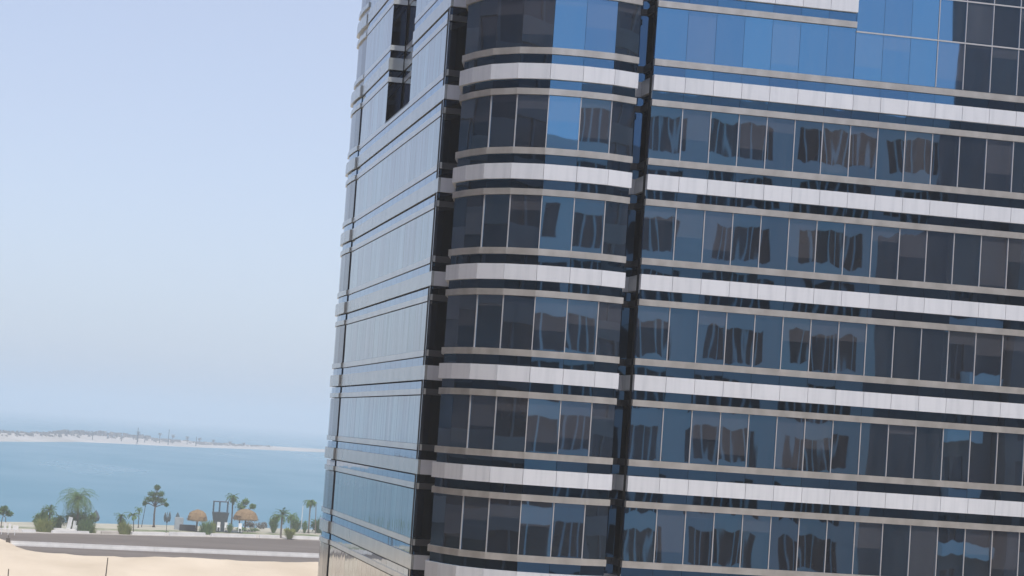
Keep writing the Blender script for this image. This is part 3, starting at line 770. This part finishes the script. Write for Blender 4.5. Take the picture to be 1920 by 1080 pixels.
# shrubs around x=233 px
palm('date_palm', 'low twin headed palm above the small green tuft', -7.7, 371.5, 3.4, 2.0, 22, 1.3, 41, 'leaf_dark', tr=.12, up0=1.3)
palm('date_palm', 'thin little palm right of the small green tuft', -5.0, 374.0, 3.8, 1.9, 20, 1.5, 43, 'leaf_grey', tr=.09, up0=1.1)
tuft('grass_tuft', 'small green tuft left of the tall tree', -6.9, 369.5, 3.1, 1.5, 420, 12, 'leaf_yellow')
palm('date_palm', 'thin young palm just left of the tall tree', -3.0, 402.0, 4.0, 1.3, 12, 1.5, 45, 'leaf_grey', tr=.08, up0=1.0)
# tall tree
leafy_tree('tall_tree', 'tall tree with dark bare trunk and open crown by the water', .5, 408.0, 4.6, [((-1.5, 0, 5.9), (1.3, 1.1, .8)), ((1.4, .2, 5.8), (1.3, 1.1, .8)), ((-.8, .1, 7.1), (1.3, 1.1, .8)), ((.9, -.2, 7.2), (1.2, 1.0, .8)), ((.1, 0, 8.5), (.9, .8, .8)), ((-2.3, .1, 5.0), (.6, .6, .7)), ((2.3, -.1, 5.0), (.6, .6, .5)), ((0, 0, 6.0), (1.2, 1, .8))], 330, .16, 14, 'leaf_dark', tr=.2)
def pole_thing(label, x, y, h, r, lean=0.0, mat='dark_metal', group='thin poles', z=0.0):
    mb = MB(); mb.tube([(0, 0, 0), (lean*.5, 0, h*.5), (lean, 0, h)], [r*1.2, r, r*.85], 6); mb.tube([(lean, 0, h), (lean, 0, h+r)], [r*1.1, r*.4], 6)
    return tag(link('pole', mb.mesh('pole'), M[mat], None, (x, y, z)), label, 'pole', group)
pole_thing('leaning thin dark pole just left of the tall tree', -2.2, 405.0, 4.6, .07, .5)
pole_thing('thin dark post standing in the foreground sand', -13.5, 237.0, 3.6, .085, .12, 'bark')
pole_thing('tip of a dark post at the lower left corner of the sand', -26.5, 213.9, 2.9, .08, .0, 'bark')
# thatched parasols
def thatched(label, x, y, h, r, seed):
    random.seed(seed)
    t = tag(empty('thatched_parasol', (x, y, 0)), label, 'parasol', 'thatched parasols')
    mb = MB(); mb.tube([(0, 0, 0), (.03, 0, h*.5), (0, 0, h*.9)], [.2, .17, .12], 8); link('post', mb.mesh('post'), M['bark'], t)
    mb = MB(); mb.lathe([(r*.88, h*.50), (r*1.02, h*.55), (r*.97, h*.70), (r*.80, h*.84), (r*.5, h*.94), (r*.1, h)], 22, 0, 0, .08)
    for _ in range(260):
        a = random.uniform(0, 6.28); q = r*random.uniform(.85, 1.08); z0 = h*random.uniform(.52, .62)
        mb.tri((q*math.cos(a), q*math.sin(a), z0), (q*math.cos(a+.06), q*math.sin(a+.06), z0), (q*1.06*math.cos(a+.03), q*1.06*math.sin(a+.03), z0-random.uniform(.15, .6)))
    link('canopy', mb.mesh('canopy'), M['thatch'], t)
thatched('brown thatched parasol left of the dark hut', 9.1, 399.0, 4.7, 2.1, 5)
thatched('larger brown thatched parasol right of the dark hut', 20.6, 414.0, 4.9, 2.7, 6)
box_thing('bar_counter', 'dark low counter beside the left thatched parasol', 'counter', 7.3, 401.0, 3.4, 1.0, 1.3, 'dark_metal')
box_thing('kiosk', 'small pale grey kiosk left of the thatched parasol', 'kiosk', 5.6, 404.0, 1.8, 1.6, 2.6, 'greywall')
tuft('grass_tuft', 'green tuft between thatched parasol and dark hut', 10.4, 388.0, 3.4, 1.6, 460, 15, 'leaf_grey')
tuft('grass_tuft', 'slim pale tuft at the left foot of the dark hut', 12.4, 398.0, 3.0, .8, 200, 16, 'leaf_yellow')
# dark beach hut: slatted body, open frame above
t = tag(empty('beach_hut', (14.3, 405.2, 0)), 'dark slatted beach hut with an open frame on top', 'hut')
mb = MB(); mb.lathe([(1.45, .3), (2.35, 4.1)], 4); mb.v = [((x-y)*.707, (x+y)*.707*.85, z) for x, y, z in mb.v]; link('body', mb.mesh('body'), M['dark_metal'], t)
sl = MB()
sl.v = [(-.09, -.05, 0), (.09, -.05, 0), (.09, .05, 0), (-.09, .05, 0), (-.09, -.05, 4.2), (.09, -.05, 4.2), (.09, .05, 4.2), (-.09, .05, 4.2)]
sl.f = [(0, 1, 5, 4), (1, 2, 6, 5), (2, 3, 7, 6), (3, 0, 4, 7), (4, 5, 6, 7), (3, 2, 1, 0)]
sme = sl.mesh('slat')
for i in range(15):
    u = (i-7)/7
    o = link('slat', sme, M['teal_slat'], t, (u*1.12, -.98, .2)); o.rotation_euler = (math.radians(9), u*.15, 0)
for sx_ in (-1.5, -.2, 1.5):
    for sy_ in (-1.2, 1.2):
        mb = MB(); mb.tube([(sx_, sy_, 4.1), (sx_, sy_, 6.4)], .08, 5); link('post', mb.mesh('post'), M['dark_metal'], t)
mb = MB(); mb.box(-1.6, 1.6, -1.3, 1.3, 6.4, 6.55); link('roof_frame', mb.mesh('roof_frame'), M['dark_metal'], t)
mb = MB(); mb.box(-2.0, 5.0, -1.8, 1.6, .0, .3); link('deck', mb.mesh('deck'), M['teal_slat'], t)
for i, x in enumerate((14.0, 15.6, 18.6)):
    mb = MB()
    mb.box(-.35, .35, -.3, .3, .75, .85); mb.box(-.35, .35, .24, .3, .85, 1.9)
    for lx in (-.3, .3):
        for ly in (-.25, .25): mb.box(lx-.05, lx+.05, ly-.05, ly+.05, 0, .75)
    tag(link('beach_chair', mb.mesh('beach_chair'), M['whitepaint'], None, (x, 402.6, .3 if x < 19 else 0)), ['white high chair at the left front of the dark hut', 'white high chair at the right front of the dark hut', 'white high chair under the right thatched parasol'][i], 'chair', 'white chairs by the hut')
palm('date_palm', 'slim palm rising beside the dark hut', 17.3, 410.0, 7.3, 2.0, 34, 1.6, 51, 'leaf_dark', tr=.16, up0=1.3)
leafy_tree('leafy_tree', 'pale green tree behind the right thatched parasol', 19.6, 417.0, 3.0, [((0, 0, 5.2), (1.4, 1.2, 1.3)), ((1.0, .2, 6.4), (1.0, 1, .9)), ((2.6, 0, 5.4), (.9, .8, .8))], 200, .24, 18, 'leaf_grey', tr=.15)
leafy_tree('low_hedge', 'pale low hedge between the hut and the right palms', 23.3, 420.0, .5, [((-1.2, 0, 1.3), (1.8, .8, 1.0)), ((1.6, 0, 1.2), (1.8, .8, 1.0))], 200, .24, 28, 'leaf_dry', tr=.08, cat='hedge')
leafy_tree('bushy_shrub', 'dark fronded shrub between the boards and the largest grass tuft', -20.3, 371.5, .5, [((-.4, 0, 1.7), (1.0, .9, 1.3)), ((.8, .2, 1.9), (1.0, .9, 1.4))], 170, .2, 81, 'leaf_dark', tr=.08, cat='shrub')
leafy_tree('bushy_shrub', 'grey green shrub right behind the tallest palm', -14.0, 372.5, .5, [((0, 0, 2.2), (1.3, 1.0, 1.5)), ((.8, .2, 3.2), (.9, .8, .9))], 190, .2, 82, 'leaf_grey', tr=.08, cat='shrub')
leafy_tree('bushy_shrub', 'small dark shrub behind the small green tuft', -7.4, 373.5, .5, [((0, 0, 2.0), (.9, .8, 1.4))], 170, .2, 83, 'leaf_dark', tr=.07, cat='shrub')
leafy_tree('bushy_shrub', 'pale green shrub against the right side of the dark hut', 16.4, 402.0, .5, [((0, 0, 1.3), (.8, .7, .9))], 150, .18, 84, 'leaf_grey', tr=.07, cat='shrub')
leafy_tree('bushy_shrub', 'grey green shrub between the pale palms by the tower', 32.8, 424.0, .5, [((0, 0, 2.0), (1.2, 1.0, 1.5)), ((-1.0, 0, 2.9), (.9, .8, 1.0))], 180, .2, 85, 'leaf_grey', tr=.08, cat='shrub')
leafy_tree('low_hedge', 'low pale green hedge under the right thatched parasol', 20.8, 409.0, .4, [((-1.4, 0, .7), (1.6, .6, .55)), ((1.4, 0, .7), (1.6, .6, .55))], 170, .18, 86, 'leaf_grey', tr=.06, cat='hedge')
# right hand group
leafy_tree('bushy_shrub', 'tall pale green shrub left of the right hand palm', 26.9, 414.0, .6, [((-.2, 0, 2.2), (1.1, 1, 1.9)), ((.5, .2, 3.2), (.8, .8, 1.2))], 260, .24, 22, 'leaf_grey', tr=.1, cat='shrub')
palm('date_palm', 'right hand palm with stiff upright fronds on bare trunk', 26.3, 391.6, 5.0, 2.3, 26, 1.1, 61, 'leaf_dark', bark='palebark', tr=.2, up0=1.4)
leafy_tree('bushy_shrub', 'round yellow green bush on two stems right of the bare palm', 27.9, 389.3, 1.0, [((-.5, 0, 1.8), (.9, .8, .8)), ((.6, 0, 1.7), (.8, .8, .8))], 220, .2, 24, 'leaf_yellow', tr=.07, cat='shrub', stems=2)
palm('date_palm', 'pale tall palm beside the tower edge', 35.6, 422.6, 7.2, 2.6, 30, 2.0, 63, 'leaf_grey', bark='palebark', tr=.17, up0=.7)
palm('date_palm', 'pale slender palm left of the one beside the tower', 31.3, 420.0, 3.6, 2.1, 24, 1.6, 65, 'leaf_grey', bark='palebark', tr=.12, up0=1.1)
pole_thing('slender pole right of the pale tall palm', 37.2, 423.0, 7.0, .1, -.3, 'palebark')
pole_thing('slender pole left of the pale tall palm', 33.9, 423.0, 6.0, .09, .1, 'whitepaint')
leafy_tree('bushy_shrub', 'dense dark green shrub touching the tower edge', 38.4, 426.0, .6, [((-.9, 0, 1.8), (1.5, 1, 1.6)), ((1.0, 0, 2.3), (1.6, 1, 1.8))], 280, .25, 26, 'leaf_dark', tr=.1, cat='shrub')
leafy_tree('bushy_shrub', 'small dark shrub at the foot of the pale tall palm', 34.6, 421.5, .5, [((0, 0, 1.6), (.7, .7, 1.4))], 180, .22, 27, 'leaf_grey', tr=.08, cat='shrub')
# scattered planting out of frame to the left, mirrored in the side facade
for i in range(7):
    x = -44-17*i; y = lerp_poly(ROADTOP, x)+10
    palm('date_palm', 'date palm on the promenade beyond the left edge', x, y, 5.5+.6*(i % 3), 2.8, 22, 2.0, 70+i, 'leaf_grey', tr=.2, group='palms beyond the left edge')
# far palms and masts on the spit
def spit_z(x): return 1.0
far_list = [(9.0, 5.5), (33.0, 4.0), (47.0, 9.0), (53.0, 6.0), (66.0, 9.0), (78.0, 8.0), (92.0, 7.0), (104.0, 6.5), (118.0, 5.5), (135.0, 4.5), (150.0, 4.0)]
for i, (x, h) in enumerate(far_list):
    y = lerp_poly(FAR, x)+45
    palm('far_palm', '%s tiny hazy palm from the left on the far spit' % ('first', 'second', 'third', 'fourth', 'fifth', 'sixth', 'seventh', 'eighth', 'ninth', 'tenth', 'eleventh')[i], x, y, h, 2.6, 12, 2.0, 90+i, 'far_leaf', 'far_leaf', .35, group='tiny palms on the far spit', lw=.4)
for i, (x, h) in enumerate(((45.0, 13.0), (72.0, 13.0), (98.0, 8.0))):
    pole_thing('%s of three tiny dark masts at the far spit edge' % ('leftmost', 'middle', 'rightmost')[i], x, lerp_poly(FAR, x)+6, h, .3, 0.0, 'dark_metal', 'masts on the far spit', .0)
random.seed(31); mb = MB()
for i in range(420):
    x = 62+120*random.random()**1.2; y = lerp_poly(FAR, x)+random.uniform(55, 120)*(1 if x < 100 else .7)
    z = 1.5+random.random()*2.6*max(.25, 1-(x-62)/130); s = random.uniform(.8, 2.0)
    mb.quad((x-s, y, z-s*.5), (x+s, y, z-s*.5), (x+s*.7, y, z+s*.5), (x-s*.7, y, z+s*.4))
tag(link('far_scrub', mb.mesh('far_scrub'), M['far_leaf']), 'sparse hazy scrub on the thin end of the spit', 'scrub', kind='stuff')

# ------------------------------------------------------------------ haze
mb = MB(); mb.box(-22500, 22500, -4500, 22500, -3.5, 92)
hz = link('haze', mb.mesh('haze'))
m = bpy.data.materials.new('haze_air'); m.use_nodes = True
n = m.node_tree.nodes; l = m.node_tree.links; n.clear()
pv = n.new('ShaderNodeVolumePrincipled'); out = n.new('ShaderNodeOutputMaterial')
pv.inputs['Color'].default_value = (0.88, 0.94, 1.0, 1); pv.inputs['Density'].default_value = 0.00035; pv.inputs['Anisotropy'].default_value = 0.0
l.new(pv.outputs[0], out.inputs['Volume']); hz.data.materials.append(m)
tag(hz, 'thin pale sea haze over the bay', 'haze', kind='stuff')
